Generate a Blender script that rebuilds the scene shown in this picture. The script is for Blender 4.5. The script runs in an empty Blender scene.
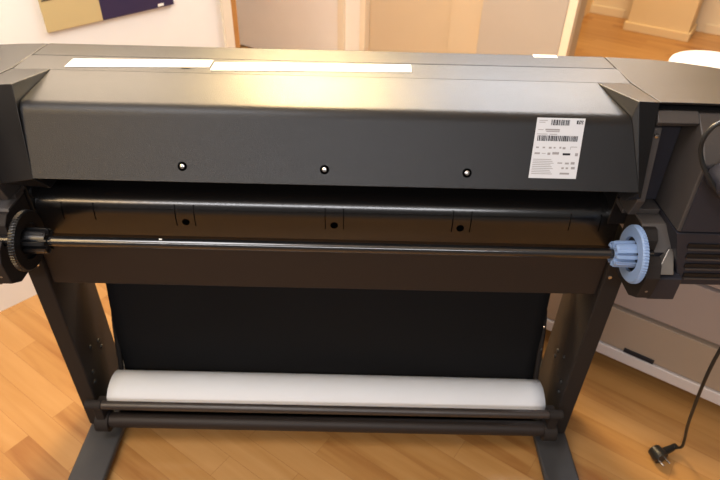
import bpy, bmesh, math, random
from mathutils import Vector, Matrix
random.seed(4)
S = bpy.context.scene
COL = S.collection

# ---------------------------------------------------------------- camera
cd = bpy.data.cameras.new('camera')
cam = bpy.data.objects.new('camera', cd)
COL.objects.link(cam)
S.camera = cam
cd.sensor_width = 36.0
cd.lens = 30.0
cd.clip_start = 0.02
PITCH, YAW, ROLL = math.radians(37.32), math.radians(0.404), math.radians(1.546)
fwd = Vector((math.sin(YAW)*math.cos(PITCH), math.cos(YAW)*math.cos(PITCH), -math.sin(PITCH)))
rgt = Vector((math.cos(YAW), -math.sin(YAW), 0))
up = rgt.cross(fwd)
r2 = rgt*math.cos(ROLL) + up*math.sin(ROLL)
u2 = -rgt*math.sin(ROLL) + up*math.cos(ROLL)
cam.matrix_world = Matrix(((r2.x, u2.x, -fwd.x, 0.055), (r2.y, u2.y, -fwd.y, -0.936),
                           (r2.z, u2.z, -fwd.z, 1.36), (0, 0, 0, 1)))
cd.dof.use_dof = True
cd.dof.focus_distance = 1.0
cd.dof.aperture_fstop = 6.0

# ---------------------------------------------------------------- light
S.view_settings.view_transform = 'Standard'
S.view_settings.look = 'None'
S.view_settings.gamma = 1.0
S.view_settings.exposure = 0.17
w = bpy.data.worlds.new('world')
S.world = w
w.use_nodes = True
bg = w.node_tree.nodes['Background']
bg.inputs[0].default_value = (1.0, 0.93, 0.86, 1)
bg.inputs[1].default_value = 0.16

def area(name, loc, target, size, size_y, power, color):
    l = bpy.data.lights.new(name, 'AREA')
    l.shape = 'RECTANGLE'
    l.size = size
    l.size_y = size_y
    l.energy = power
    l.color = color
    o = bpy.data.objects.new(name, l)
    COL.objects.link(o)
    o.location = loc
    o.rotation_euler = (Vector(target) - Vector(loc)).to_track_quat('-Z', 'Y').to_euler()
    return o
area('window_behind_viewer', (-0.2, -2.2, 2.10), (0.0, 0.2, 0.6), 2.2, 0.20, 25, (0.98, 0.97, 1.0))
area('warm_lamp_behind_viewer', (-1.6, -1.9, 2.0), (-0.4, 0.2, 0.5), 0.8, 0.25, 9, (1.0, 0.68, 0.36))
area('overhead_ceiling_light', (-0.70, -0.60, 2.52), (-0.35, -0.25, 0.2), 0.8, 0.8, 21, (0.96, 0.96, 1.0))
area('warm_ceiling_light', (-0.28, 1.40, 1.90), (-0.25, 0.1, 0.8), 0.7, 0.42, 84, (1.0, 0.72, 0.36))
area('daylight_window', (0.75, 1.45, 2.0), (0.3, 0.1, 0.9), 1.0, 0.6, 30, (0.94, 0.95, 1.0))
area('corridor_ceiling_light', (1.6, 2.5, 2.4), (2.0, 3.1, 0), 0.6, 0.6, 46, (1.0, 0.70, 0.36))
area('warm_side_light', (-1.15, -0.75, 1.9), (-0.95, 0.45, 0.0), 0.4, 0.4, 6, (1.0, 0.68, 0.30))
area('cover_reflection_fill', (-0.70, 0.62, 1.38), (-0.42, 0.02, 0.94), 0.5, 0.3, 5, (1.0, 0.78, 0.56))  # unseen fill added for the reflection on the cover's left top
area('back_wall_fill', (-0.45, 1.75, 2.45), (-0.3, 2.8, 0.5), 0.5, 0.4, 20, (1.0, 0.93, 0.88))  # fill added to brighten the back wall and door

# ---------------------------------------------------------------- materials
def newmat(name, color, rough=0.5, spec=0.5, metallic=0.0, coat=0.0, coat_rough=0.2,
           bump=0.0, bump_scale=400.0, var=0.0, var_scale=8.0):
    m = bpy.data.materials.new(name)
    m.use_nodes = True
    nt = m.node_tree
    b = nt.nodes['Principled BSDF']
    b.inputs['Base Color'].default_value = (*color, 1)
    b.inputs['Roughness'].default_value = rough
    b.inputs['Specular IOR Level'].default_value = spec
    b.inputs['Metallic'].default_value = metallic
    b.inputs['Coat Weight'].default_value = coat
    b.inputs['Coat Roughness'].default_value = coat_rough
    tc = nt.nodes.new('ShaderNodeTexCoord')
    n = nt.nodes.new('ShaderNodeTexNoise')
    n.inputs['Scale'].default_value = var_scale
    n.inputs['Detail'].default_value = 3
    nt.links.new(tc.outputs['Object'], n.inputs['Vector'])
    r = nt.nodes.new('ShaderNodeMapRange')
    v = max(var, 0.03)
    r.inputs['To Min'].default_value = 1 - v
    r.inputs['To Max'].default_value = 1 + v
    nt.links.new(n.outputs['Fac'], r.inputs['Value'])
    mx = nt.nodes.new('ShaderNodeVectorMath')
    mx.operation = 'SCALE'
    mx.inputs[0].default_value = color
    nt.links.new(r.outputs['Result'], mx.inputs['Scale'])
    nt.links.new(mx.outputs[0], b.inputs['Base Color'])
    if bump:
        n2 = nt.nodes.new('ShaderNodeTexNoise')
        n2.inputs['Scale'].default_value = bump_scale
        n2.inputs['Detail'].default_value = 2
        nt.links.new(tc.outputs['Object'], n2.inputs['Vector'])
        bp = nt.nodes.new('ShaderNodeBump')
        bp.inputs['Strength'].default_value = bump
        bp.inputs['Distance'].default_value = 0.001
        nt.links.new(n2.outputs['Fac'], bp.inputs['Height'])
        nt.links.new(bp.outputs['Normal'], b.inputs['Normal'])
    return m

M = {}
M['body'] = newmat('grey_textured_plastic', (0.009, 0.0088, 0.0095), 0.34, 0.36, bump=0.35, bump_scale=900)
M['housing'] = newmat('dark_housing_plastic', (0.052, 0.046, 0.044), 0.5, 0.5, bump=0.3, bump_scale=700)
M['navy'] = newmat('dark_vent_plastic', (0.022, 0.022, 0.030), 0.5, 0.4, bump=0.2, bump_scale=700)
M['black'] = newmat('black_plastic', (0.006, 0.006, 0.007), 0.45, 0.4)
M['tray'] = newmat('black_satin_sheet', (0.006, 0.0055, 0.0055), 0.21, 0.9)
M['beam'] = newmat('dark_painted_metal', (0.024, 0.018, 0.016), 0.5, 0.3, bump=0.15, bump_scale=900)
M['leg'] = newmat('charcoal_painted_metal', (0.026, 0.022, 0.0205), 0.6, 0.14, bump=0.2, bump_scale=900)
M['foot'] = newmat('grey_foot_metal', (0.042, 0.042, 0.044), 0.5, 0.5, bump=0.2, bump_scale=900)
M['bar'] = newmat('dark_bar_coating', (0.036, 0.028, 0.025), 0.38, 0.6)
M['rod'] = newmat('black_glossy_rod', (0.010, 0.010, 0.011), 0.18, 0.9, coat=0.3)
M['hub_black'] = newmat('black_glossy_hub', (0.008, 0.008, 0.009), 0.3, 0.5)
M['blue'] = newmat('pale_blue_plastic', (0.23, 0.34, 0.56), 0.4, 0.4)
M['cloth'] = newmat('black_bin_fabric', (0.008, 0.008, 0.009), 0.85, 0.2, bump=0.4, bump_scale=500, var=0.2, var_scale=3)
M['paper'] = newmat('white_paper', (0.80, 0.84, 0.90), 0.7, 0.2)
M['sticker'] = newmat('white_sticker', (0.85, 0.84, 0.80), 0.4, 0.5)
M['label'] = newmat('silver_white_label', (0.60, 0.62, 0.66), 0.5, 0.4)
M['ink'] = newmat('black_ink', (0.02, 0.02, 0.025), 0.6, 0.2)
M['ink_grey'] = newmat('grey_ink', (0.30, 0.29, 0.30), 0.6, 0.2)
M['screw'] = newmat('bright_screw_steel', (0.6, 0.58, 0.56), 0.25, 0.5, metallic=1.0)
M['steel'] = newmat('dull_steel', (0.30, 0.27, 0.24), 0.4, 0.5, metallic=0.8)
M['wall'] = newmat('cream_wall_paint', (0.88, 0.87, 0.83), 0.6, 0.3, bump=0.1, bump_scale=60)
M['wall_lamplit'] = newmat('lamplit_wall_paint', (0.54, 0.445, 0.32), 0.6, 0.3, bump=0.1, bump_scale=60)  # the lamp's yellow glow is put into this wall colour
M['trim'] = newmat('cream_gloss_trim', (0.80, 0.72, 0.58), 0.45, 0.4)
M['orange_wood'] = newmat('orange_wood_edge', (0.46, 0.22, 0.06), 0.4, 0.4, var=0.2, var_scale=20)
M['door'] = newmat('pinkish_white_door_paint', (0.88, 0.86, 0.84), 0.5, 0.4)
M['pier'] = newmat('pale_pinkish_panel_paint', (0.42, 0.385, 0.35), 0.5, 0.4)
M['pillar'] = newmat('yellow_pillar_paint', (0.82, 0.66, 0.42), 0.6, 0.3)
M['cab'] = newmat('beige_cabinet_front', (0.36, 0.29, 0.23), 0.5, 0.4)
M['cab_up'] = newmat('grey_beige_cabinet_front', (0.36, 0.30, 0.28), 0.5, 0.4)
M['cab_lip'] = newmat('white_cabinet_plinth', (0.62, 0.58, 0.58), 0.4, 0.4)
M['map_tan'] = newmat('tan_poster_print', (0.56, 0.44, 0.22), 0.5, 0.3)
M['map_navy'] = newmat('navy_poster_print', (0.035, 0.025, 0.07), 0.5, 0.3)
M['ceramic'] = newmat('white_glazed_ceramic', (0.62, 0.61, 0.62), 0.3, 0.5)
M['cobalt'] = newmat('blue_glaze', (0.50, 0.62, 0.75), 0.2, 0.5)
M['bracket'] = newmat('lit_bracket_plastic', (0.095, 0.085, 0.080), 0.5, 0.4, bump=0.2, bump_scale=700)  # paler tone carries the light falling on the bracket tops
M['hole'] = newmat('black_hole_interior', (0.001, 0.001, 0.001), 1.0, 0.0)
M['cord'] = newmat('black_rubber_cord', (0.012, 0.012, 0.012), 0.4, 0.4)

def floor_mat():
    m = bpy.data.materials.new('light_beech_strip_floor')
    m.use_nodes = True
    nt = m.node_tree
    L = nt.links.new
    b = nt.nodes['Principled BSDF']
    b.inputs['Roughness'].default_value = 0.32
    b.inputs['Specular IOR Level'].default_value = 0.45
    tc = nt.nodes.new('ShaderNodeTexCoord')
    mp = nt.nodes.new('ShaderNodeMapping')
    mp.inputs['Rotation'].default_value = (0, 0, math.radians(35))
    L(tc.outputs['Object'], mp.inputs['Vector'])
    br = nt.nodes.new('ShaderNodeTexBrick')
    br.offset = 0.37
    br.inputs['Scale'].default_value = 1.0
    br.inputs['Brick Width'].default_value = 0.46
    br.inputs['Row Height'].default_value = 0.066
    br.inputs['Mortar Size'].default_value = 0.0006
    br.inputs['Mortar Smooth'].default_value = 0.3
    br.inputs['Color1'].default_value = (0, 0, 0, 1)
    br.inputs['Color2'].default_value = (1, 1, 1, 1)
    br.inputs['Mortar'].default_value = (0.3, 0.3, 0.3, 1)
    L(mp.outputs[0], br.inputs['Vector'])
    # grain stretched along the strips
    mp2 = nt.nodes.new('ShaderNodeMapping')
    mp2.inputs['Scale'].default_value = (2.2, 26, 1)
    L(mp.outputs[0], mp2.inputs['Vector'])
    off = nt.nodes.new('ShaderNodeVectorMath')
    off.operation = 'MULTIPLY_ADD'
    off.inputs[1].default_value = (7, 7, 7)
    L(br.outputs['Color'], off.inputs[0])
    L(mp2.outputs[0], off.inputs[2])
    n = nt.nodes.new('ShaderNodeTexNoise')
    n.inputs['Scale'].default_value = 1.0
    n.inputs['Detail'].default_value = 5
    n.inputs['Distortion'].default_value = 0.6
    L(off.outputs[0], n.inputs['Vector'])
    mix = nt.nodes.new('ShaderNodeMix')
    mix.data_type = 'FLOAT'
    mix.inputs[0].default_value = 0.72
    L(br.outputs['Color'], mix.inputs[2])
    L(n.outputs['Fac'], mix.inputs[3])
    cr = nt.nodes.new('ShaderNodeValToRGB')
    e = cr.color_ramp.elements
    e[0].position = 0.22
    e[0].color = (0.27, 0.110, 0.030, 1)
    e[1].position = 0.80
    e[1].color = (0.50, 0.285, 0.112, 1)
    x = e.new(0.45)
    x.color = (0.41, 0.212, 0.068, 1)
    L(mix.outputs[0], cr.inputs[0])
    mm = nt.nodes.new('ShaderNodeMix')
    mm.data_type = 'RGBA'
    L(br.outputs['Fac'], mm.inputs[0])
    L(cr.outputs[0], mm.inputs[6])
    mm.inputs[7].default_value = (0.30, 0.14, 0.045, 1)
    L(mm.outputs[2], b.inputs['Base Color'])
    return m
M['floor'] = floor_mat()

# ---------------------------------------------------------------- mesh helpers
def link(name, bm, mat, parent=None, bevel=0.0, seg=2, smooth=True, loc=None, recalc=True):
    if recalc:
        bmesh.ops.recalc_face_normals(bm, faces=bm.faces)
    me = bpy.data.meshes.new(name)
    bm.to_mesh(me)
    bm.free()
    me.materials.append(mat)
    o = bpy.data.objects.new(name, me)
    COL.objects.link(o)
    if loc:
        o.location = loc
    if parent:
        o.parent = parent
    if smooth:
        me.shade_smooth()
        me.set_sharp_from_angle(angle=math.radians(32))
    if bevel:
        md = o.modifiers.new('bevel', 'BEVEL')
        md.width = bevel
        md.segments = seg
        md.limit_method = 'ANGLE'
        md.angle_limit = math.radians(25)
        md.harden_normals = True
    return o

def box(bm, x0, x1, y0, y1, z0, z1, mat=None):
    v = [bm.verts.new(p) for p in ((x0,y0,z0),(x1,y0,z0),(x1,y1,z0),(x0,y1,z0),(x0,y0,z1),(x1,y0,z1),(x1,y1,z1),(x0,y1,z1))]
    if mat:
        for q in v:
            q.co = mat @ q.co
    for f in ((0,3,2,1),(4,5,6,7),(0,1,5,4),(1,2,6,5),(2,3,7,6),(3,0,4,7)):
        bm.faces.new([v[i] for i in f])
    return v

def prism(bm, x0, x1, poly):
    """extrude a Y,Z outline along X"""
    a = [bm.verts.new((x0, y, z)) for y, z in poly]
    b = [bm.verts.new((x1, y, z)) for y, z in poly]
    n = len(poly)
    for i in range(n):
        j = (i+1) % n
        bm.faces.new((a[i], a[j], b[j], b[i]))
    bm.faces.new(a[::-1])
    bm.faces.new(b)

def solid(bm, verts, faces):
    v = [bm.verts.new(p) for p in verts]
    for f in faces:
        bm.faces.new([v[i] for i in f])

def tube(bm, pts, r, seg=16, cap=True):
    pts = [Vector(p) for p in pts]
    rings = []
    prev = None
    for i, p in enumerate(pts):
        t = (pts[min(i+1, len(pts)-1)] - pts[max(i-1, 0)]).normalized()
        if prev is None:
            ref = Vector((0, 0, 1)) if abs(t.z) < 0.9 else Vector((1, 0, 0))
            n = t.cross(ref).normalized()
        else:
            n = (prev - t*prev.dot(t)).normalized()
        prev = n
        b = t.cross(n)
        rr = r[i] if isinstance(r, (list, tuple)) else r
        rings.append([bm.verts.new(p + (n*math.cos(a) + b*math.sin(a))*rr) for a in [2*math.pi*k/seg for k in range(seg)]])
    for A, B in zip(rings, rings[1:]):
        for k in range(seg):
            bm.faces.new((A[k], A[(k+1) % seg], B[(k+1) % seg], B[k]))
    if cap:
        bm.faces.new(rings[0][::-1])
        bm.faces.new(rings[-1])

def spline(pts, n=10):
    pts = [Vector(p) for p in pts]
    out = []
    P = [pts[0]] + pts + [pts[-1]]
    for i in range(1, len(P)-2):
        p0, p1, p2, p3 = P[i-1:i+3]
        for k in range(n):
            t = k/n
            out.append(0.5*((2*p1) + (p2-p0)*t + (2*p0-5*p1+4*p2-p3)*t*t + (-p0+3*p1-3*p2+p3)*t**3))
    out.append(pts[-1])
    return out

def lathe(bm, prof, seg=32, axis='x', c=(0, 0, 0)):
    """prof = (axial, radius) pairs"""
    rings = []
    for ax, r in prof:
        ring = []
        for k in range(seg):
            a = 2*math.pi*k/seg
            u, v = r*math.cos(a), r*math.sin(a)
            p = {'x': (ax, u, v), 'y': (u, ax, v), 'z': (u, v, ax)}[axis]
            ring.append(bm.verts.new((p[0]+c[0], p[1]+c[1], p[2]+c[2])))
        rings.append(ring)
    for A, B in zip(rings, rings[1:]):
        for k in range(seg):
            bm.faces.new((A[k], A[(k+1) % seg], B[(k+1) % seg], B[k]))
    return rings

def cap(bm, ring):
    bm.faces.new(ring)

def empty(name, loc):
    o = bpy.data.objects.new(name, None)
    COL.objects.link(o)
    o.location = loc
    o.empty_display_size = 0.1
    return o

def tag(o, label, cat, group=None):
    o['label'] = label
    o['category'] = cat
    if group:
        o['group'] = group
    return o

def B():
    return bmesh.new()

# ---------------------------------------------------------------- the setting
def struct(name, bm, mat, bevel=0.0, parent=None, smooth=True):
    o = link(name, bm, mat, parent, bevel, smooth=smooth)
    if parent is None:
        o['kind'] = 'structure'
    return o

b = B(); box(b, -3.2, 4.6, -2.2, 5.2, -0.05, 0.0); struct('floor', b, M['floor'])
b = B(); box(b, -3.2, 4.6, -2.2, 5.2, 2.60, 2.65); struct('ceiling', b, M['wall'])

def frame(origin, deg):
    return Matrix.Translation(Vector(origin)) @ Matrix.Rotation(math.radians(deg), 4, 'Z')

# left wall, its near face on the line through (-1.07,.43) at 47 degrees
WL = frame((-1.07, 0.430, 0), 47)          # local x runs along the wall, +y is behind it
b = B(); box(b, -2.0, 0.955, 0, 0.09, 0, 2.6, WL); struct('wall_left', b, M['wall'])
b = B(); box(b, 0.955, 0.992, -0.012, 0.10, 0, 2.6, WL); struct('trim_1', b, M['trim'], 0.003)
b = B(); box(b, 0.992, 1.018, -0.004, 0.09, 0, 2.6, WL); struct('trim_2', b, M['orange_wood'], 0.002)

# back wall with a door, frames and a pier, all turned the same way as the room
WB = frame((0.5, 2.10, 0), -33)            # local x to the right and nearer
b = B()
box(b, -1.75, 0.60, 0.02, 0.12, 0, 2.6, WB); struct('wall_back', b, M['wall_lamplit'])
d = B(); box(d, -1.60, -0.675, -0.02, 0.019, 0.01, 2.05, WB); struct('door_1', d, M['door'], 0.003)
for i, (s0, s1) in enumerate(((-0.672, -0.632), (-0.525, -0.490))):
    b = B(); box(b, s0, s1, -0.03, 0.019, 0, 2.15, WB); struct('trim_%d' % (3+i), b, M['trim'], 0.003)
b = B(); box(b, -0.632, -0.525, -0.008, 0.019, 0, 2.15, WB); struct('trim_5', b, M['wall'], 0.001)
b = B(); box(b, 0.0, 0.165, -0.008, 0.019, 0, 2.6, WB); struct('trim_6', b, M['wall_lamplit'], 0.001)
b = B(); box(b, 0.165, 0.560, -0.03, 0.019, 0, 2.6, WB); struct('wall_pier', b, M['pier'], 0.003)
b = B(); box(b, 0.561, 0.600, -0.03, 0.019, 0, 2.6, WB); struct('trim_7', b, M['trim'], 0.003)

# the corridor beyond
WC = frame((1.573, 3.463, 0), 55)
b = B(); box(b, 0.0, 0.45, 0, 0.08, 0, 2.6, WC); struct('wall_corridor', b, M['pillar'])
b = B(); box(b, -0.06, -0.004, -0.02, 0.08, 0, 2.6, WC); struct('trim_8', b, M['black'])  # black strip standing in for the dark gap at the wall's near edge
WF = frame((1.80, 3.79, 0), -31)
b = B(); box(b, -0.1, 2.2, 0, 0.1, 0, 2.6, WF); struct('wall_far', b, M['trim'])
b = B(); box(b, -0.02, 0.25, -0.014, -0.001, 0, 0.06, WF); box(b, 0.80, 2.2, -0.014, -0.001, 0, 0.06, WF)
struct('baseboard_far', b, M['trim'], 0.003)
WP = frame((1.935, 3.395, 0), -33)
b = B(); box(b, 0.0, 0.405, 0, 0.27, 0, 2.6, WP); struct('wall_pillar', b, M['pillar'], 0.002)
b = B(); box(b, -0.016, 0.421, -0.016, -0.001, 0, 0.055, WP); box(b, 0.406, 0.421, 0.0, 0.26, 0, 0.055, WP)
box(b, -0.016, -0.001, 0.0, 0.26, 0, 0.055, WP)
struct('baseboard_pillar', b, M['pillar'], 0.003)

# poster on the left wall
t = empty('wall_poster', WL @ Vector((0.59, -0.002, 0.797)))
tag(t, 'tan and navy poster hanging low on the cream wall at the left', 'poster')
inv = Matrix.Translation(-t.location)
b = B(); box(b, 0.385, 0.545, -0.008, -0.001, 0.797, 1.15, inv @ WL); o = link('tan_panel', b, M['map_tan'], t)
b = B(); box(b, 0.5455, 0.780, -0.008, -0.001, 0.797, 1.15, inv @ WL); link('navy_panel', b, M['map_navy'], t)
b = B(); box(b, 0.390, 0.545, -0.0088, -0.0082, 0.878, 0.881, inv @ WL); link('printed_line', b, M['ink'], o)
b = B(); box(b, 0.725, 0.745, -0.0088, -0.0082, 0.800, 0.808, inv @ WL); link('printed_mark', b, M['sticker'], t)

# ---------------------------------------------------------------- drawer cabinet on the right
CB = frame((0.768, 0.266, 0), -34)
t = empty('drawer_cabinet', CB @ Vector((0.2, 0.25, 0)))
tag(t, 'beige drawer cabinet with white bottom ledge standing right of the printer', 'cabinet')
inv = Matrix.Translation(-t.location) @ CB
b = B(); box(b, -0.42, 0.95, 0.002, 0.39, 0.075, 0.560, inv); link('body', b, M['cab_up'], t, 0.003)
b = B(); box(b, -0.44, 0.97, -0.022, 0.40, 0.07, 0.108, inv); link('bottom_ledge', b, M['cab_lip'], t, 0.004)
b = B(); box(b, -0.40, 0.93, 0.06, 0.36, 0.0, 0.07, inv); link('plinth', b, M['black'], t)
b = B(); box(b, -0.44, 0.97, -0.022, 0.40, 0.562, 0.585, inv); link('top_board', b, M['cab_lip'], t, 0.003)
b = B(); box(b, -0.41, 0.94, -0.018, 0.0015, 0.112, 0.243, inv); dr = link('drawer', b, M['cab'], t, 0.002)
b = B(); box(b, 0.060, 0.140, -0.0225, -0.018, 0.112, 0.126, inv); link('handle', b, M['ink'], dr, 0.001)
b = B(); box(b, -0.41, 0.94, -0.018, 0.0015, 0.257, 0.405, inv); link('drawer', b, M['cab_up'], t, 0.002)
b = B(); box(b, -0.41, 0.94, -0.018, 0.0015, 0.415, 0.558, inv); link('drawer', b, M['cab_up'], t, 0.002)

# round white stool behind the printer
t = empty('round_stool', (1.080, 0.740, 0))
tag(t, 'white round stool with a pale blue edge mark behind the printer at the right', 'stool')
b = B()
R_ = lathe(b, [(0.712, 0.08), (0.713, 0.120), (0.719, 0.130), (0.729, 0.132), (0.736, 0.129), (0.739, 0.122), (0.7385, 0.001)], 72, 'z')
cap(b, R_[0][::-1]); cap(b, R_[-1])
link('seat', b, M['ceramic'], t)
b = B(); tube(b, [(0, 0, 0.712), (0, 0, 0.02)], 0.025, 20); link('pedestal', b, M['cab_lip'], t)
b = B(); R_ = lathe(b, [(0.0, 0.11), (0.012, 0.11), (0.026, 0.04)], 40, 'z'); cap(b, R_[0][::-1]); cap(b, R_[-1]); link('base', b, M['cab_lip'], t)
b = B()
tube(b, [(0.125*math.cos(2.75+k*0.05), 0.125*math.sin(2.75+k*0.05), 0.7385) for k in range(8)], 0.003, 8)
link('edge_mark', b, M['cobalt'], t)

# ---------------------------------------------------------------- the large format printer
P = empty('large_format_printer', (0, 0, 0))
tag(P, 'wide dark grey roll-fed plotter seen from behind on its two-legged floor stand', 'printer')

# rear cover: the long hump with the sloped front face, raised ramps at both ends
def seam(sgn, y):
    return 0.532 - 0.03*max(0.0, y) if sgn > 0 else -0.5565 + 0.05*max(0.0, y)
b = B()
rows = []
p0, p1, p2 = Vector((-0.100, 0.832)), Vector((-0.046, 0.940)), Vector((0.0685, 0.9500))
dA, dB = (p0-p1).normalized(), (p2-p1).normalized()
line = [p0 + Vector((0.004, -0.001)), p0 + Vector((0.0005, 0.002)), p0 - dA*0.004]
for k in range(8):
    t_ = k/7
    a_, c_ = p1 + dA*0.016, p1 + dB*0.016
    line.append(a_*(1-t_)**2 + p1*2*t_*(1-t_) + c_*t_**2)
line += [p2, Vector((0.072, 0.9500)), Vector((0.072, 0.832))]
for q in line:
    t_ = min(1, max(0, (q.y-0.832)/(0.940-0.832)))
    t2 = min(1, max(0, (q.x+0.046)/(0.0685+0.046))) if q.y > 0.9 else 0
    if q.x > 0.07 and q.y < 0.9: xl, xr = -0.476, 0.517
    else:
        xl = -0.476 - 0.0155*t_ + 0.0055*t2
        xr = 0.517 - 0.0245*t_ - 0.0215*t2
    rows.append((b.verts.new((xl, q.x, q.y)), b.verts.new((xr, q.x, q.y))))
for (a_, c_), (d_, e_) in zip(rows, rows[1:] + rows[:1]):
    b.faces.new((a_, c_, e_, d_))
b.faces.new([r[0] for r in rows]); b.faces.new([r[1] for r in rows][::-1])
o = link('rear_cover', b, M['body'], P)
for s_ in (-1, 1):
    E = (0.5172, -0.0995, 0.832) if s_ > 0 else (-0.4762, -0.0995, 0.832)
    A = (s_*0.4927, -0.0455, 0.9402)
    Bv = (0.499, -0.040, 0.9665) if s_ > 0 else (-0.493, -0.042, 0.9715)
    I = (0.4712, 0.0675, 0.9505) if s_ > 0 else (-0.4862, 0.0705, 0.9505)
    Cc = (seam(s_, 0), -0.042, 0.9665)
    F = (seam(s_, 0), -0.086 if s_ > 0 else -0.066, 0.812 if s_ > 0 else 0.80)
    b = B()
    vs = [A, Bv, I, (I[0], 0.072, 0.9505), (seam(s_, 0.072), 0.072, 0.9505), Cc, F, E,
          (seam(s_, 0.072), 0.072, 0.79), (E[0], 0.072, 0.79), (E[0], -0.060, 0.79)]
    solid(b, vs, [(0, 1, 2), (1, 5, 4, 3, 2), (0, 7, 1), (7, 6, 5, 1), (7, 10, 6), (5, 6, 8, 4), (4, 8, 9, 3), (0, 2, 3, 9, 10, 7), (6, 10, 9, 8)])
    link('side_cover', b, M['body'], P, 0.0015, 2)
# cover strip between hump and lid seam
b = B(); prism(b, -0.556, 0.556, [(0.0725, 0.9500), (0.1375, 0.9510), (0.1375, 0.90), (0.0725, 0.90)])
for v in b.verts: v.co.x = seam(1 if v.co.x > 0 else -1, v.co.y)
link('top_strip', b, M['body'], P, 0.0012, 2)
# lid beyond the seam
b = B(); prism(b, -0.556, 0.556, [(0.139, 0.9505), (0.205, 0.9490), (0.222, 0.940), (0.26, 0.86), (0.26, 0.80), (0.139, 0.80)])
for v in b.verts: v.co.x = seam(1 if v.co.x > 0 else -1, v.co.y)
link('front_lid', b, M['body'], P, 0.004, 3)
# core under the covers
b = B(); box(b, -0.54, 0.515, 0.0735, 0.24, 0.66, 0.898); link('chassis', b, M['black'], P)

# printed white strips on the top
for x0, x1 in ((-0.466, -0.2145), (-0.210, 0.146)):
    b = B()
    solid(b, [(x0, 0.084, 0.9515), (x1, 0.098, 0.9515), (x1+0.001, 0.131, 0.9518), (x0+0.001, 0.121, 0.9518),
              (x0, 0.084, 0.9504), (x1, 0.098, 0.9504), (x1+0.001, 0.131, 0.9504), (x0+0.001, 0.121, 0.9504)],
          [(0, 1, 2, 3), (7, 6, 5, 4), (0, 4, 5, 1), (1, 5, 6, 2), (2, 6, 7, 3), (3, 7, 4, 0)])
    o = link('white_strip', b, M['sticker'], P)
    if x0 < -0.4:
        for xx in (-0.385, -0.255):
            b = B(); box(b, xx-0.008, xx+0.008, 0.0915, 0.096, 0.9516, 0.952); link('printed_mark', b, M['steel'], o)
b = B(); box(b, 0.388, 0.432, 0.198, 0.2035, 0.9495, 0.9502)
b.free(); b = B(); box(b, 0.386, 0.431, 0.190, 0.2035, 0.9494, 0.9503); link('white_sticker', b, M['sticker'], P)

# hump screws, each in a dark recess ring
sn = Vector((0, -0.108, 0.054)).normalized()
sl = Matrix.Translation(Vector((0, -0.100, 0.832))) @ Matrix(((1, 0, 0, 0), (0, 0.446, 0.895*-1, 0), (0, 0.895, 0.446, 0), (0, 0, 0, 1)))
# local: x along, y up the slope, z outward
for xx in (-0.232, 0.0, 0.233):
    b = B()
    R_ = lathe(b, [(-0.0005, 0.0078), (0.0006, 0.0074), (0.0006, 0.0040), (0.0, 0.0038)], 24, 'z', (xx, 0.027, 0))
    for v in b.verts: v.co = sl @ v.co
    o = link('screw_recess', b, M['hole'], P)
    b = B()
    R_ = lathe(b, [(0.0, 0.0040), (0.0010, 0.0038), (0.0016, 0.0024), (0.0017, 0.0006)], 20, 'z', (xx, 0.027, 0))
    cap(b, R_[-1])
    for v in b.verts: v.co = sl @ v.co
    link('screw', b, M['screw'], o)

# the type label with barcode, lines and the round-cornered mark
LX0, LX1, LY0, LY1 = 0.341, 0.4185, 0.0215, 0.1185
def lab(x0, x1, y0, y1, h0, h1):
    bb = B(); box(bb, x0, x1, y0, y1, h0, h1, sl @ SH); return bb
SH = Matrix(((1, 0.075, 0, -0.075*0.1185), (0, 1, 0, 0), (0, 0, 1, 0), (0, 0, 0, 1)))
lb = link('type_label', lab(LX0, LX1, LY0, LY1, 0.0002, 0.0008), M['label'], P, smooth=False)
def marks(name, rects, mat, h=0.0011):
    bb = B()
    for (u0, u1, v0, v1) in rects:      # u,v in 0..1 from label's left, top
        box(bb, LX0+u0*(LX1-LX0), LX0+u1*(LX1-LX0), LY1-v1*(LY1-LY0), LY1-v0*(LY1-LY0), 0.0009, h, sl @ SH)
    return link(name, bb, mat, lb, smooth=False)
def code(u0, u1, v0, v1, n):
    out = []
    u = u0
    while u < u1:
        wd = random.choice((1, 1, 2, 3))*(u1-u0)/n/2
        out.append((u, min(u+wd, u1), v0, v1))
        u += wd + random.choice((1, 1, 2))*(u1-u0)/n/2
    return out
marks('barcode', code(0.30, 0.68, 0.03, 0.12, 22), M['ink'])
marks('barcode', code(0.06, 0.90, 0.29, 0.38, 52), M['ink'])
rects = [(0.05, 0.22, 0.04, 0.05), (0.05, 0.18, 0.07, 0.08), (0.20, 0.50, 0.18, 0.205), (0.22, 0.50, 0.215, 0.23), (0.05, 0.16, 0.19, 0.2),
         (0.04, 0.26, 0.262, 0.272), (0.30, 0.46, 0.262, 0.272)]
rects += [(0.04+0.0*k, 0.42+0.03*(k % 3), 0.68+0.03*k, 0.69+0.03*k) for k in range(9)]
marks('small_print', rects[:7], M['ink_grey'])
marks('small_print', rects[7:], M['ink_grey'])
sym = [(0.06, 0.12, 0.475, 0.50), (0.20, 0.25, 0.475, 0.50), (0.33, 0.39, 0.475, 0.505), (0.43, 0.47, 0.475, 0.50),
       (0.55, 0.59, 0.47, 0.50), (0.62, 0.68, 0.475, 0.51), (0.78, 0.92, 0.465, 0.475), (0.78, 0.79, 0.475, 0.515),
       (0.05, 0.16, 0.57, 0.60), (0.20, 0.28, 0.58, 0.59), (0.32, 0.38, 0.57, 0.61), (0.42, 0.56, 0.56, 0.60),
       (0.56, 0.66, 0.73, 0.75), (0.72, 0.80, 0.73, 0.76), (0.84, 0.92, 0.72, 0.76), (0.66, 0.71, 0.81, 0.84),
       (0.75, 0.80, 0.81, 0.84), (0.86, 0.94, 0.80, 0.84), (0.64, 0.84, 0.90, 0.93), (0.90, 0.96, 0.57, 0.62)]
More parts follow.
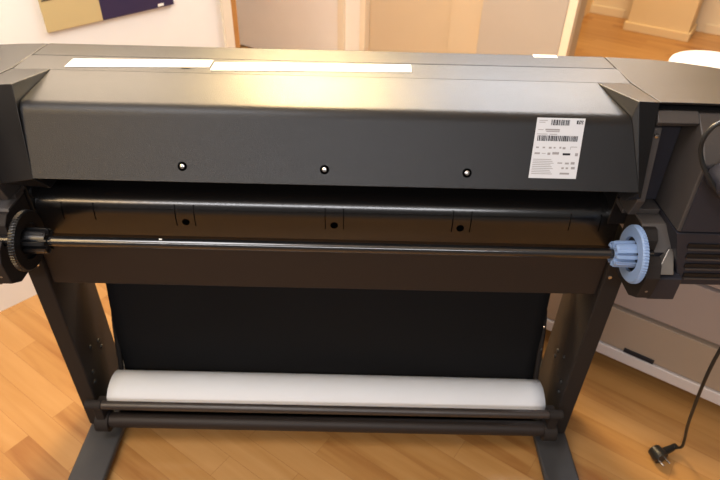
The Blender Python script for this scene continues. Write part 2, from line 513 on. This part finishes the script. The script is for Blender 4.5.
marks('approval_symbol', sym, M['ink_grey'])
marks('dark_stamp', [(0.64, 0.80, 0.575, 0.61)], M['ink'])
lg = marks('maker_logo', [(0.83, 0.965, 0.035, 0.095)], M['ink'])
def text(name, s, size, loc_uv, mat, parent, shear=0.25):
    c = bpy.data.curves.new(name, 'FONT')
    c.body = s
    c.size = size
    c.shear = shear
    c.extrude = 0.0001
    c.align_x = 'CENTER'
    c.align_y = 'CENTER'
    o = bpy.data.objects.new(name, c)
    COL.objects.link(o)
    c.materials.append(mat)
    u, v = loc_uv
    o.matrix_world = sl @ Matrix.Translation(Vector((LX0+u*(LX1-LX0), LY1-v*(LY1-LY0), 0.0013)))
    me = bpy.data.meshes.new_from_object(o.evaluated_get(bpy.context.evaluated_depsgraph_get()))
    mw = o.matrix_world.copy()
    bpy.data.objects.remove(o)
    o2 = bpy.data.objects.new(name, me)
    COL.objects.link(o2)
    me.transform(mw)
    o2.parent = parent
    return o2
text('logo_letters', 'hp', 0.0085, (0.897, 0.062), M['label'], lb)

# end housings, left and right of the seams, each with the electronics box behind the stand
def end_housing(s):
    # top and rounded outer end
    b = B()
    n = 8
    xs = 0.5326 if s > 0 else 0.5572
    def prof(x):
        q = max(0.0, x-0.58)**2
        w_ = max(0.0, x-0.555)**2
        return [(-0.041-0.15*q, 0.9665-0.25*q), (-0.0405-0.15*q, 0.9625-0.25*q), (-0.010, 0.955-0.2*q), (-0.002, 0.70), (0.22, 0.70),
                (0.245-0.9*w_, 0.84), (0.235-0.9*w_, 0.90), (0.205-0.9*w_-0.04*(x-xs), 0.9485-0.12*q), (0.075, 0.9515-0.15*q)]
    rings = []
    for k in range(n+1):
        x = xs + (0.90-xs)*k/n
        rings.append([b.verts.new((s*x - (1-k/n)*(seam(s, 0)-seam(s, y)), y, z)) for y, z in prof(x)])
    for A, C in zip(rings, rings[1:]):
        m = len(A)
        for i in range(m):
            j = (i+1) % m
            b.faces.new((A[i], A[j], C[j], C[i]))
    b.faces.new(rings[0][::-1]); b.faces.new(rings[-1])
    h = link('end_housing', b, M['body'], P, 0.0015, 2)
    # electronics box: side face visible from the middle
    b = B()
    prism(b, s*0.600, s*0.90, [(-0.0045, 0.762), (-0.0045, 0.940), (-0.0395, 0.949), (-0.081, 0.919), (-0.106, 0.892), (-0.110, 0.763)])
    link('electronics_box', b, M['housing'], P, 0.003, 2)
    b = B(); prism(b, s*(xs+0.0002), s*0.5998, [(-0.0045, 0.926), (-0.0045, 0.940), (-0.0395, 0.952), (-0.056, 0.938), (-0.050, 0.930)])
    link('recess_cover', b, M['housing'], P, 0.0015)
    # darker back panel on the box
    b = B()
    prism(b, s*0.606, s*0.895, [(-0.1125, 0.766), (-0.1095, 0.766), (-0.1055, 0.889), (-0.1085, 0.889)])
    link('back_panel', b, M['navy'], P)
    # recessed column with ridges
    b = B(); prism(b, s*xs, s*0.598, [(-0.0045, 0.768), (-0.0045, 0.93), (-0.010, 0.93), (-0.016, 0.768)]); link('recess_panel', b, M['navy'], P)
    b = B(); prism(b, s*xs, s*(xs+0.015), [(-0.0165, 0.762), (-0.011, 0.925), (-0.047, 0.925), (-0.075, 0.800), (-0.060, 0.762)]); c = link('column', b, M['housing'], P, 0.002)
    b = B(); prism(b, s*xs, s*0.5999, [(-0.0045, 0.751), (-0.0045, 0.7615), (-0.040, 0.7615), (-0.040, 0.751)]); link('column_foot', b, M['housing'], P, 0.002)
    b = B()
    R_ = lathe(b, [(-0.0500, 0.0045), (-0.0525, 0.0035), (-0.0530, 0.001)], 16, 'y', (s*(xs+0.0075), 0, 0.912)); cap(b, R_[-1][::-1])
    link('screw', b, M['screw'], c)
    # lower vented section with slanted inner end
    b = B()
    yz = [(-0.1100, 0.7605), (-0.0045, 0.7605), (-0.0045, 0.645), (-0.1100, 0.645)]
    vs = [(s*0.6005, y, z) if z > 0.7 else (s*0.640, y, z) for y, z in yz] + [(s*0.90, y, z) for y, z in yz]
    solid(b, vs, [(0, 1, 2, 3), (4, 7, 6, 5), (0, 4, 5, 1), (1, 5, 6, 2), (2, 6, 7, 3), (3, 7, 4, 0)])
    v = link('vent_panel', b, M['navy'], P, 0.002)
    for k, z in enumerate((0.735, 0.713, 0.691, 0.669)):
        b = B(); box(b, *sorted((s*(0.628+0.005*k), s*0.88)), -0.1125, -0.1095, z-0.0045, z+0.0045)
        link('vent_slot', b, M['black'], v)
        b = B(); box(b, *sorted((s*(0.630+0.005*k), s*0.88)), -0.1150, -0.1128, z-0.0075, z-0.0052)
        link('vent_fin', b, M['housing'], v)
    # spindle bracket: outer cheek with a notch for the axle, shelf, lower block
    b = B()
    prism(b, s*0.562, s*0.588, [(-0.005, 0.742), (-0.075, 0.742), (-0.090, 0.728), (-0.0902, 0.6955), (-0.1098, 0.6955), (-0.112, 0.712), (-0.128, 0.702),
                                 (-0.138, 0.680), (-0.132, 0.630), (-0.105, 0.612), (-0.005, 0.612)])
    br = link('spindle_bracket', b, M['leg'] , P, 0.002)
    b = B(); prism(b, s*0.5885, s*0.638, [(-0.005, 0.7405), (-0.060, 0.7405), (-0.085, 0.700), (-0.085, 0.672), (-0.122, 0.668), (-0.122, 0.618), (-0.005, 0.618)])
    link('bracket_block', b, M['navy'], P, 0.002)
    b = B(); prism(b, s*0.5625, s*0.638, [(-0.005, 0.7425), (-0.061, 0.7425), (-0.0870, 0.7005), (-0.0905, 0.7020), (-0.0635, 0.7465), (-0.005, 0.7465)])
    link('lit_bracket_top', b, M['bracket'], P, 0.001)  # thin skin added to show the bracket's top as lit, by colour
    b = B(); solid(b, [(s*0.590, -0.086, 0.673), (s*0.622, -0.086, 0.673), (s*0.622, -0.118, 0.673), (s*0.590, -0.118, 0.673),
                       (s*0.612, -0.090, 0.712), (s*0.621, -0.090, 0.712)],
                   [(0, 1, 2, 3), (0, 4, 5, 1), (0, 3, 4), (1, 5, 2), (3, 2, 5, 4)])
    link('guide_wedge', b, M['steel'], P, 0.0015)
    b = B()
    R_ = lathe(b, [(-0.132, 0.004), (-0.1340, 0.003), (-0.1345, 0.001)], 14, 'y', (s*0.575, 0, 0.648)); cap(b, R_[-1][::-1])
    link('screw', b, M['steel'], br)
end_housing(1)
end_housing(-1)

# power socket on the right box
b = B()
R_ = lathe(b, [(-0.113, 0.026), (-0.150, 0.024), (-0.156, 0.020), (-0.157, 0.004)], 28, 'y', (0.632, 0, 0.878)); cap(b, R_[-1][::-1])
link('round_socket_cap', b, M['navy'], P)

# curved black paper entry tray under the hump, with grooves and holes
b = B()
prof = []
for k in range(9):
    prof.append((0.040-0.040*math.sin(math.radians(90)*k/8), 0.697+0.040*math.cos(math.radians(90)*k/8)))
outline = [(0.070, 0.742)] + prof + [(-0.001, 0.690), (0.002, 0.645), (0.012, 0.645), (0.070, 0.70)]
prism(b, -0.5555, 0.5555, outline)
tr = link('paper_entry_tray', b, M['tray'], P)
def groove(x, z0, z1, x2=None, wd=0.0009):
    b = B()
    x2 = x if x2 is None else x2
    pts = [(x, 0.0051, 0.717), (x, -0.0003, 0.699), (x2*0.4+x*0.6, -0.0012, 0.690)]
    if z0 < 0.68:
        pts.append((x2, -0.0002, z0))
    else:
        pts[-1] = (x2, -0.0010, z0)
    tube(b, pts, wd, 6)
    link('groove', b, M['hole'], tr)
for x in (-0.292, -0.256, -0.006, 0.029, 0.238, 0.273):
    groove(x, 0.672, 0.74)
groove(-0.506, 0.682, 0.74); groove(-0.446, 0.682, 0.74)
groove(0.462, 0.682, 0.74); groove(0.520, 0.682, 0.74)
for x in (-0.274, 0.011, 0.254):
    b = B(); R_ = lathe(b, [(0.004, 0.0072), (-0.0016, 0.0072), (-0.0018, 0.001)], 20, 'y', (x, 0, 0.681)); cap(b, R_[-1][::-1])
    link('hole', b, M['hole'], tr)
for x in (-0.556, 0.556):
    b = B(); R_ = lathe(b, [(-0.004, 0.012), (0.004, 0.012)], 20, 'x', (x, 0.012, 0.735)); cap(b, R_[0]); cap(b, R_[1]); link('end_cap', b, M['hub_black'], tr)

# cross beam and legs of the stand
b = B(); box(b, -0.5825, 0.5645, 0.010, 0.060, 0.507, 0.6445); link('cross_beam', b, M['beam'], P, 0.003)
for x0, x1 in ((-0.622, -0.583), (0.565, 0.605)):
    b = B(); box(b, x0, x1, 0.0, 0.165, 0.030, 0.640)
    lg_ = link('leg', b, M['leg'], P, 0.004, 3)
    xi = x1 if x0 < 0 else x0
    s = 1 if x0 < 0 else -1
    b = B(); R_ = lathe(b, [(0.0, 0.0045), (-0.002, 0.0038), (-0.0028, 0.001)], 14, 'y', ((xi+s*0.012) if 0 else (xi-s*0.010), -0.0004, 0.566)); cap(b, R_[-1][::-1]); link('screw', b, M['screw'], lg_)
    for y, z in ((0.030, 0.200), (0.024, 0.170), (0.095, 0.24), (0.10, 0.215), (0.055, 0.26)):
        b = B(); R_ = lathe(b, [(0.0, 0.006), (s*0.003, 0.005), (s*0.004, 0.001)], 14, 'x', (xi, y, z)); cap(b, R_[-1]); link('bolt', b, M['black'], lg_)
for x0, x1 in ((-0.620, -0.533), (0.525, 0.609)):
    b = B(); box(b, x0, x1, -0.34, 0.30, 0.010, 0.0295)
    ft = link('foot', b, M['foot'], P, 0.006, 3)
    for y in (-0.31, 0.27):
        b = B(); R_ = lathe(b, [(0.0, 0.020), (0.0095, 0.022)], 20, 'z', ((x0+x1)/2, y, 0)); cap(b, R_[0][::-1]); cap(b, R_[1]); link('glide', b, M['black'], ft)
# lower cross tube with collars, and the bin's front bar with end caps
b = B(); tube(b, [(-0.545, -0.026, 0.087), (0.528, -0.026, 0.087)], 0.0185, 28); link('lower_cross_tube', b, M['beam'], P)
for x0, x1 in ((-0.578, -0.545), (0.528, 0.560)):
    b = B(); tube(b, [(x0, -0.026, 0.083), (x1, -0.026, 0.083)], 0.0265, 28)
    box(b, x0+0.006, x1-0.006, -0.040, 0.004, 0.095, 0.142)
    c = link('tube_collar', b, M['leg'], P, 0.002)
b = B(); tube(b, [(-0.548, -0.034, 0.155), (0.528, -0.034, 0.155)], 0.0105, 24); link('bin_front_bar', b, M['bar'], P)
for x0, x1 in ((-0.588, -0.549), (0.529, 0.562)):
    b = B(); tube(b, [(x0, -0.034, 0.155), (x1, -0.034, 0.155)], 0.0122, 24); link('bar_end_cap', b, M['leg'], P, 0.002)

# hanging cloth bin
b = B()
path = spline([(0.168, 0.510), (0.150, 0.385), (0.128, 0.25), (0.106, 0.125), (0.085, 0.072), (0.045, 0.058), (0.012, 0.078), (-0.014, 0.120)] if False else
              [(0.168, 0.510, 0), (0.150, 0.385, 0), (0.128, 0.25, 0), (0.112, 0.125, 0), (0.088, 0.060, 0), (0.045, 0.046, 0), (0.010, 0.062, 0), (-0.004, 0.085, 0)], 6)
nx = 40
g = []
for i in range(nx+1):
    x = -0.549 + (0.530+0.549)*i/nx
    g.append([b.verts.new((x, p.x + 0.004*math.sin(x*9+p.y*11)*min(1, (0.51-p.y)*6)*(1 if p.y > 0.12 else 0), p.y)) for p in path])
for A, C in zip(g, g[1:]):
    for k in range(len(path)-1):
        b.faces.new((A[k], A[k+1], C[k+1], C[k]))
cl = link('cloth_bin', b, M['cloth'], P, recalc=False)
md = cl.modifiers.new('thickness', 'SOLIDIFY'); md.thickness = 0.002
for x, s in ((-0.5535, -1), (0.5345, 1)):
    b = B(); tube(b, spline([(x, 0.166, 0.31), (x, 0.138, 0.25), (x, 0.106, 0.13), (x, 0.085, 0.06)], 5), 0.0065, 12)
    rd = link('bin_side_rod', b, M['leg'], P)
    if s > 0:
        for y, z in ((0.148, 0.275), (0.128, 0.215)):
            b = B(); R_ = lathe(b, [(y-0.006, 0.0035), (y-0.009, 0.0028), (y-0.0095, 0.001)], 12, 'y', (x, 0, z)); cap(b, R_[-1][::-1]); link('screw', b, M['screw'], rd)
b = B(); tube(b, [(-0.582, 0.172, 0.500), (0.564, 0.172, 0.500)], 0.008, 14); link('bin_rear_bar', b, M['beam'], P)

# ---------------------------------------------------------------- curled sheet of paper in the bin
b = B()
cy, cz, ry, rz = 0.042, 0.114, 0.056, 0.048
nx, na = 30, 26
g = []
for i in range(nx+1):
    u = i/nx
    x = -0.5515 + (0.536+0.5515)*u
    row = []
    for k in range(na+1):
        a = math.radians(0 + 195*k/na)     # from the front over the top to the back
        r_ = 1+0.015*math.sin(3*x+1)
        row.append(b.verts.new((x, cy + 0.008*u - ry*r_*math.cos(a), cz - 0.014*u + rz*r_*math.sin(a))))
    g.append(row)
for A, C in zip(g, g[1:]):
    for k in range(na):
        b.faces.new((A[k], C[k], C[k+1], A[k+1]))
pp = link('paper_sheet', b, M['paper'], recalc=False)
md = pp.modifiers.new('thickness', 'SOLIDIFY'); md.thickness = 0.0008
tag(pp, 'long sheet of white paper curled in the black cloth bin', 'paper')

# ---------------------------------------------------------------- roll spindle
AX, AY, AZ = 0.0, -0.100, 0.705
T = empty('roll_spindle', (AX, AY, AZ))
tag(T, 'long black roll spindle with one pale blue toothed end, across the printer back', 'spindle')
b = B(); tube(b, [(-0.575, 0, 0), (0.580, 0, 0)], 0.0092, 24); link('rod', b, M['rod'], T, 0.001)
def wheel(s, x, r, mat, nteeth, hubL, hub_r):
    # toothed rim
    b = B()
    n = nteeth*4
    x0, x1 = x, x + s*0.010
    def rad(k): return r if (k % 4) < 2 else r-0.0016
    outerA = [b.verts.new((x0, (r-0.003)*math.cos(2*math.pi*k/n), (r-0.003)*math.sin(2*math.pi*k/n))) for k in range(n)]
    oA2 = [b.verts.new((x0+s*0.003, rad(k)*math.cos(2*math.pi*k/n), rad(k)*math.sin(2*math.pi*k/n))) for k in range(n)]
    oB = [b.verts.new((x1, rad(k)*math.cos(2*math.pi*k/n), rad(k)*math.sin(2*math.pi*k/n))) for k in range(n)]
    ri = r*0.60
    iA = [b.verts.new((x0, ri*math.cos(2*math.pi*k/n), ri*math.sin(2*math.pi*k/n))) for k in range(n)]
    iB = [b.verts.new((x1, ri*math.cos(2*math.pi*k/n), ri*math.sin(2*math.pi*k/n))) for k in range(n)]
    for k in range(n):
        j = (k+1) % n
        b.faces.new((iA[k], iA[j], outerA[j], outerA[k]))
        b.faces.new((outerA[k], outerA[j], oA2[j], oA2[k]))
        b.faces.new((oA2[k], oA2[j], oB[j], oB[k]))
        b.faces.new((oB[k], oB[j], iB[j], iB[k]))
        b.faces.new((iB[k], iB[j], iA[j], iA[k]))
    fl = link('toothed_flange', b, mat, T)
    # dark back disc behind the opening
    b = B(); R_ = lathe(b, [(x+s*0.006, r*0.605), (x+s*0.012, r*0.7), (x+s*0.016, 0.010)], 40, 'x'); cap(b, R_[0]); cap(b, R_[-1]); link('back_disc', b, M['hub_black'] if s < 0 else M['black'], fl)
    # finned hub that holds the paper core
    b = B(); R_ = lathe(b, [(x - s*hubL*0.96, 0.0084), (x - s*hubL*0.96, 0.0125), (x+s*0.006, 0.0135)], 28, 'x')
    hb = link('hub', b, mat, T)
    nf = 8
    for k in range(nf):
        a = 2*math.pi*(k+0.5)/nf
        b = B()
        hw = 0.0022
        R0 = Matrix.Rotation(a, 4, 'X')
        tip = x - s*hubL
        vs = [(tip, -hw, 0.0118), (x+s*0.006, -hw, 0.0118), (x+s*0.006, -hw*1.6, hub_r), (tip+s*0.004, -hw*1.6, hub_r*0.96), (tip, -hw, hub_r*0.86)]
        vs = vs + [(p[0], -p[1], p[2]) for p in vs]
        solid(b, [tuple(R0 @ Vector(p)) for p in vs], [(0, 1, 2, 3, 4), (9, 8, 7, 6, 5), (0, 5, 6, 1), (1, 6, 7, 2), (2, 7, 8, 3), (3, 8, 9, 4), (4, 9, 5, 0)])
        link('hub_fin', b, mat, hb, 0.0006)
    # broad upper shell segments between pairs of fins
    for a0 in (0.08, 1.65, 3.22, 4.79):
        b = B()
        seg = 8
        A = []
        for q in range(seg+1):
            a = a0 + 0.75*q/seg
            A.append([b.verts.new((xx, rr_*math.cos(a), rr_*math.sin(a))) for xx, rr_ in ((x-s*hubL*0.98, hub_r*0.90), (x+s*0.005, hub_r), (x+s*0.005, hub_r-0.003), (x-s*hubL*0.98, hub_r*0.90-0.003))])
        for U, V in zip(A, A[1:]):
            for k in range(4):
                b.faces.new((U[k], U[(k+1) % 4], V[(k+1) % 4], V[k]))
        b.faces.new(A[0]); b.faces.new(A[-1][::-1])
        link('hub_shell', b, mat, hb)
wheel(1, 0.540, 0.0525, M['blue'], 60, 0.032, 0.0245)
wheel(-1, -0.520, 0.0545, M['hub_black'], 64, 0.034, 0.024)
b = B(); tube(b, [(-0.292, -0.0004, 0.0092), (-0.287, -0.0004, 0.0092)], 0.0015, 8); link('mark', b, M['sticker'], T)

# ---------------------------------------------------------------- power cord with plug
T = empty('power_cord', (0.84, -0.05, 0))
tag(T, 'black power cord hanging from the printer, its plug on the wooden floor', 'cord')
off = Vector((0.84, -0.05, 0))
def loc(pts): return [Vector(p)-off for p in pts]
pts = [(0.662, -0.128, 0.905), (0.625, -0.1265, 0.975), (0.585, -0.125, 0.973), (0.571, -0.1245, 0.948), (0.577, -0.126, 0.918), (0.597, -0.138, 0.885), (0.640, -0.150, 0.842),
       (0.715, -0.155, 0.78), (0.765, -0.145, 0.66), (0.782, -0.118, 0.54), (0.785, -0.110, 0.475), (0.793, -0.105, 0.378),
       (0.832, -0.080, 0.205), (0.868, -0.057, 0.100), (0.884, -0.044, 0.051), (0.886, -0.032, 0.028), (0.876, -0.028, 0.021)]
b = B(); tube(b, loc(spline(pts, 8)), 0.0036, 10); link('cable', b, M['cord'], T)
# right-angle Schuko plug: sleeve, round body, two pins
b = B(); tube(b, loc([(0.889, -0.020, 0.020), (0.874, -0.029, 0.020), (0.845, -0.042, 0.021), (0.832, -0.050, 0.021)]), [0.0062, 0.0085, 0.0105, 0.012], 16)
pb = link('plug', b, M['cord'], T, 0.001)
ax = Vector((0.22, -0.60, 0)).normalized()
c0 = Vector((0.830, -0.042, 0.021)) - off
b = B()
tube(b, [c0 - ax*0.012, c0 - ax*0.010, c0 + ax*0.006, c0 + ax*0.008, c0+ax*0.020], [0.013, 0.0165, 0.0185, 0.0192, 0.0188], 24)
link('plug_face', b, M['cord'], pb, 0.001)
side = Vector((-ax.y, ax.x, 0))
for q in (-1, 1):
    b = B(); tube(b, [c0 + ax*0.020 + side*0.0095*q, c0 + ax*0.038 + side*0.0095*q], 0.0024, 10)
    link('pin', b, M['screw'], pb, 0.0008)
